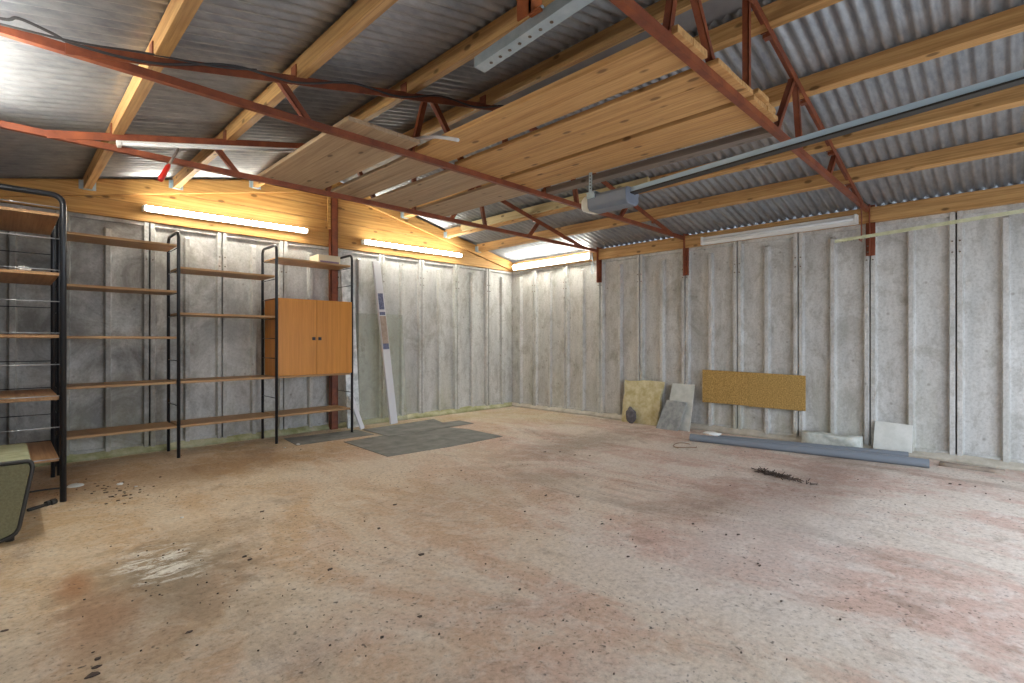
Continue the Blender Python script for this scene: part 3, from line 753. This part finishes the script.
def pipe(a, b, r, label):
    t = thing('drain_pipe', label, 'pipe', tuple((Vector(a)+Vector(b))/2), 'grey pipes on the floor')
    m = MB(); m.tube([Vector(a)+Vector((0,0,r)), Vector(b)+Vector((0,0,r))], r, 20, cap=False); m.build('pipe', M_pipe, parent=t)
    m = MB(); d = (Vector(a)-Vector(b)).normalized()
    for q, s in ((Vector(a), -1), (Vector(b), 1)): m.tube([q+Vector((0,0,r))+d*s*.03, q+Vector((0,0,r))+d*s*.032], r*.93, 20)
    m.build('bore', M_dark, parent=t); return t
pipe((5.40,2.60,0), (5.70,.57,0), .039, 'longer grey plastic pipe lying on the floor nearer the room')
pipe((5.66,2.4,0), (6.06,.76,0), .028, 'grey plastic pipe lying behind the longer one, nearer the wall')
m = MB(); m.blob((5.46,2.38,.10), (.04,.09,.014), 8, .8); tag(m.build('white_wrapper', M_paper), 'crumpled white wrapper on the pipe end', 'wrapper')
def rough_block(name, a, b, m, label, cat, seed, amp=.02):
    bm = bmesh.new(); bmesh.ops.create_cube(bm, size=1); bmesh.ops.subdivide_edges(bm, edges=bm.edges, cuts=5, use_grid_fill=True)
    c = (Vector(a)+Vector(b))/2; s = Vector(b)-Vector(a); mb = MB(); vs = []
    for v in bm.verts:
        p = Vector((v.co.x*s.x, v.co.y*s.y, v.co.z*s.z)); k = amp*mnoise.noise(p*12+Vector((seed,0,0)))
        ln = v.co.length; q = c+p*(1-.05*max(0, ln-.7))+Vector((k, k*.6, k)); q.z = max(q.z, a[2]); vs.append(q)
    mb.add(vs, [[q.index for q in f.verts] for f in bm.faces], True); bm.free()
    return tag(mb.build(name, m), label, cat)
rough_block('concrete_block', (6.02,1.13,.0), (6.13,1.66,.14), M_block, 'long pale concrete block lying at the foot of the right wall', 'block', 1)
lean('white_tile', 'square whitish tile leaning on the right wall beside the block', 'tile', [(6.08,1.04,.045),(6.08,.735,.045),(6.14,.735,.30),(6.14,1.035,.315)], .012, M_tile, 5, .004)
rough_block('timber_offcut', (5.86,.10,.0), (5.93,.52,.03), M_twigl, 'weathered flat offcut on the floor past the pipe ends', 'offcut', 4, .006)
c = floor_pt(685,447); m = MB(); m.tube([c+Vector((.115*math.cos(t), .115*math.sin(t), .013+.008*math.sin(2*t))) for t in [2*math.pi*k/28 for k in range(25)]], .005, 6)
tag(m.build('wire_ring', M_wire), 'brown ring of wire on the floor in front of the slate', 'wire')
# twigs heap
c = floor_pt(786,478); m = MB(); rnd = random.Random(3)
ax = (floor_pt(812,485)-floor_pt(758,471))
for i in range(200):
    f = rnd.choice((rnd.gauss(.3,.14), rnd.uniform(.0,1.0), rnd.gauss(.3,.12))); p = floor_pt(758,471)+ax*f + Vector((rnd.gauss(0,.026), rnd.gauss(0,.026), 0)); a_ = rnd.uniform(0, 6.28); l = rnd.uniform(.01,.045)
    q = p+Vector((math.cos(a_)*l, math.sin(a_)*l, 0)); m.tube([p+Vector((0,0,.005)), q+Vector((0,0,rnd.uniform(.005,.03)))], .0035, 4)
o = m.build('twig_litter', M_twig); tag(o, 'heap of dark twigs and dirt on the floor before the pipes', 'litter', kind='stuff')

# ------------------------------------------------------------------ litter scattered over the floor
m = MB(); rnd = random.Random(11)
def flake(px, py, s, lumpy=True):
    p = floor_pt(px, py)
    n = rnd.randint(5, 7); a0 = rnd.uniform(0, 6); ps = []
    for k in range(n):
        a_ = a0+2*math.pi*k/n; r = s*rnd.uniform(.5, 1.15); ps.append((p.x+r*math.cos(a_), p.y+r*.6*math.sin(a_), .001))
    m.prism(ps, (0,0,rnd.uniform(.002, .006)))
for (px, py, s) in [(421,555,.020),(379,529,.014),(395,505,.014),(545,452,.02),(461,471,.012),(546,496,.012),(578,497,.02),(530,487,.009),(525,512,.010),(537,540,.008),
        (628,557,.014),(602,524,.014),(611,520,.010),(636,547,.010),(693,524,.014),(758,564,.014),(760,566,.012),(726,535,.012),(738,535,.014),(781,602,.008),
        (697,590,.009),(745,452,.010),(262,512,.016),(245,557,.014),(250,560,.012),(385,548,.010),(330,570,.016),(420,617,.012),(382,638,.010),(190,632,.018),(95,668,.02),(92,676,.022),(97,660,.012),
        (5,631,.014),(815,497,.010),(858,480,.008),(905,505,.008),(950,484,.018),(960,485,.014),(975,487,.01),(880,492,.008),(1003,482,.012),(925,496,.009),(1010,500,.01),(986,494,.01),
        (120,491,.014),(108,487,.012),(95,484,.010),(112,497,.02),(125,496,.018),(118,501,.012),(575,455,.02),(560,452,.014),(590,456,.015),(730,486,.008),(520,590,.008),(590,610,.007),(840,620,.007)]:
    flake(px, py, s)
for i in range(120):
    r = rnd.random(); px = rnd.gauss(430, 240); py = 445+235*r**1.3
    if 0 < px < 1024 and not (346 < px < 500 and py < 458): flake(px, py, rnd.uniform(.002, .006))
for i in range(40): flake(rnd.gauss(195,55), rnd.gauss(580,28), rnd.uniform(.002, .006))
for i in range(40): flake(rnd.gauss(120,18), rnd.gauss(490,6), rnd.uniform(.004, .012))
o = m.build('floor_litter', M_twig, origin=(0,0,0)); tag(o, 'dark crumbs and leaf scraps scattered across the pink concrete floor', 'litter', kind='stuff')
m = MB()
for px, py, s in ((120,485,.022),(136,487,.012),(182,518,.010),(298,445,.02),(285,448,.012)):
    p = floor_pt(px, py); m.blob((p.x, p.y, s*.4), (s, s, s*.4), px, .5, 2)
o = m.build('pale_crumbs', M_paper, origin=(0,0,0)); tag(o, 'few white plaster crumbs on the floor in front of the shelving', 'litter', kind='stuff')

# ------------------------------------------------------------------ cables and the red-handled rod
def cable(pts, r, label, m=M_cable, name='cable'):
    P = [Vector(p) for p in pts]; out = []
    for i in range(len(P)-1):
        p0, p1, p2, p3 = P[max(i-1,0)], P[i], P[i+1], P[min(i+2, len(P)-1)]
        for k in range(5):
            t_ = k/5; out.append(.5*((2*p1)+(p2-p0)*t_+(2*p0-5*p1+4*p2-p3)*t_*t_+(3*p1-p0-3*p2+p3)*t_**3))
    out.append(P[-1]); mb = MB(); mb.tube(out, r, 6); return tag(mb.build(name, m), label, 'cable')
y1 = TY[1]-.012
pts = [(-.2,y1,2.435),(.0,y1,2.45),(.05,y1-.01,2.47),(.16,y1,2.455),(.22,y1,2.44),(.40,y1-.006,2.445)]
pts += [(x, y1-.006, rz(x)+.004+.022*math.sin(x*9)) for x in [.55+.13*i for i in range(20)]]
cable(pts, .0065, 'dark cable snaking along the middle truss')
cable([(-.2,y1-.012,2.405),(.1,y1-.012,2.43),(.28,y1-.014,2.452),(.5,y1-.014,2.50),(.8,y1-.012,2.55),(1.0,y1-.012,2.61)], .005, 'second dark cable near the left end of the middle truss')
a = Vector((.90, TY[2]-.06, 2.49)); b = Vector((.78, TY[2]-.10, 2.225))
t = thing('hanging_rod', 'red-handled rod hanging from the farthest truss', 'rod', tuple(a))
m = MB(); m.tube([a, a.lerp(b,.55)], .009, 8); m.build('shaft', M_greyplank, parent=t)
m = MB(); m.tube([a.lerp(b,.5), a.lerp(b,.58), a.lerp(b,.95), b], [.010,.017,.020,.015], 10); m.build('handle', M_redp, parent=t)
cable([(6.10,4.44,2.37),(6.08,4.42,2.28),(6.10,4.41,2.16),(6.09,4.43,2.09),(6.10,4.46,2.13),(6.11,4.45,2.25)], .007, 'grey lead hanging beside the corner light', M_galv)

# ------------------------------------------------------------------ light and camera
w = bpy.data.worlds.new('World'); bpy.context.scene.world = w; w.use_nodes = True
nt = w.node_tree; bg = nt.nodes['Background']; bg.inputs['Color'].default_value = (.82,.92,1.04,1); bg.inputs['Strength'].default_value = 4.8
pl = bpy.data.lights.new('door_portal', 'AREA'); pl.shape = 'RECTANGLE'; pl.size = DX1-DX0; pl.size_y = DZ
pl.cycles.is_portal = True
po = bpy.data.objects.new('door_portal', pl); C.objects.link(po); po.location = ((DX0+DX1)/2, YF-.12, DZ/2); po.rotation_euler = (math.radians(90), 0, 0)

cam = bpy.data.cameras.new('camera'); co = bpy.data.objects.new('camera', cam); C.objects.link(co)
cam.sensor_width = 36; cam.lens = 36*FP/1024; cam.clip_start = .02
co.location = (0,0,HC); co.rotation_euler = (math.radians(90), 0, math.radians(-45))
sc = bpy.context.scene; sc.camera = co
sc.view_settings.view_transform = 'Standard'; sc.view_settings.look = 'None'; sc.view_settings.exposure = 0.22; sc.view_settings.gamma = 1
sc.view_settings.use_curve_mapping = False
sc.cycles.use_denoising = True
sc.cycles.max_bounces = 10; sc.cycles.diffuse_bounces = 6; sc.cycles.sample_clamp_indirect = 8
for o in bpy.data.objects:
    if '_o' in o: del o['_o']
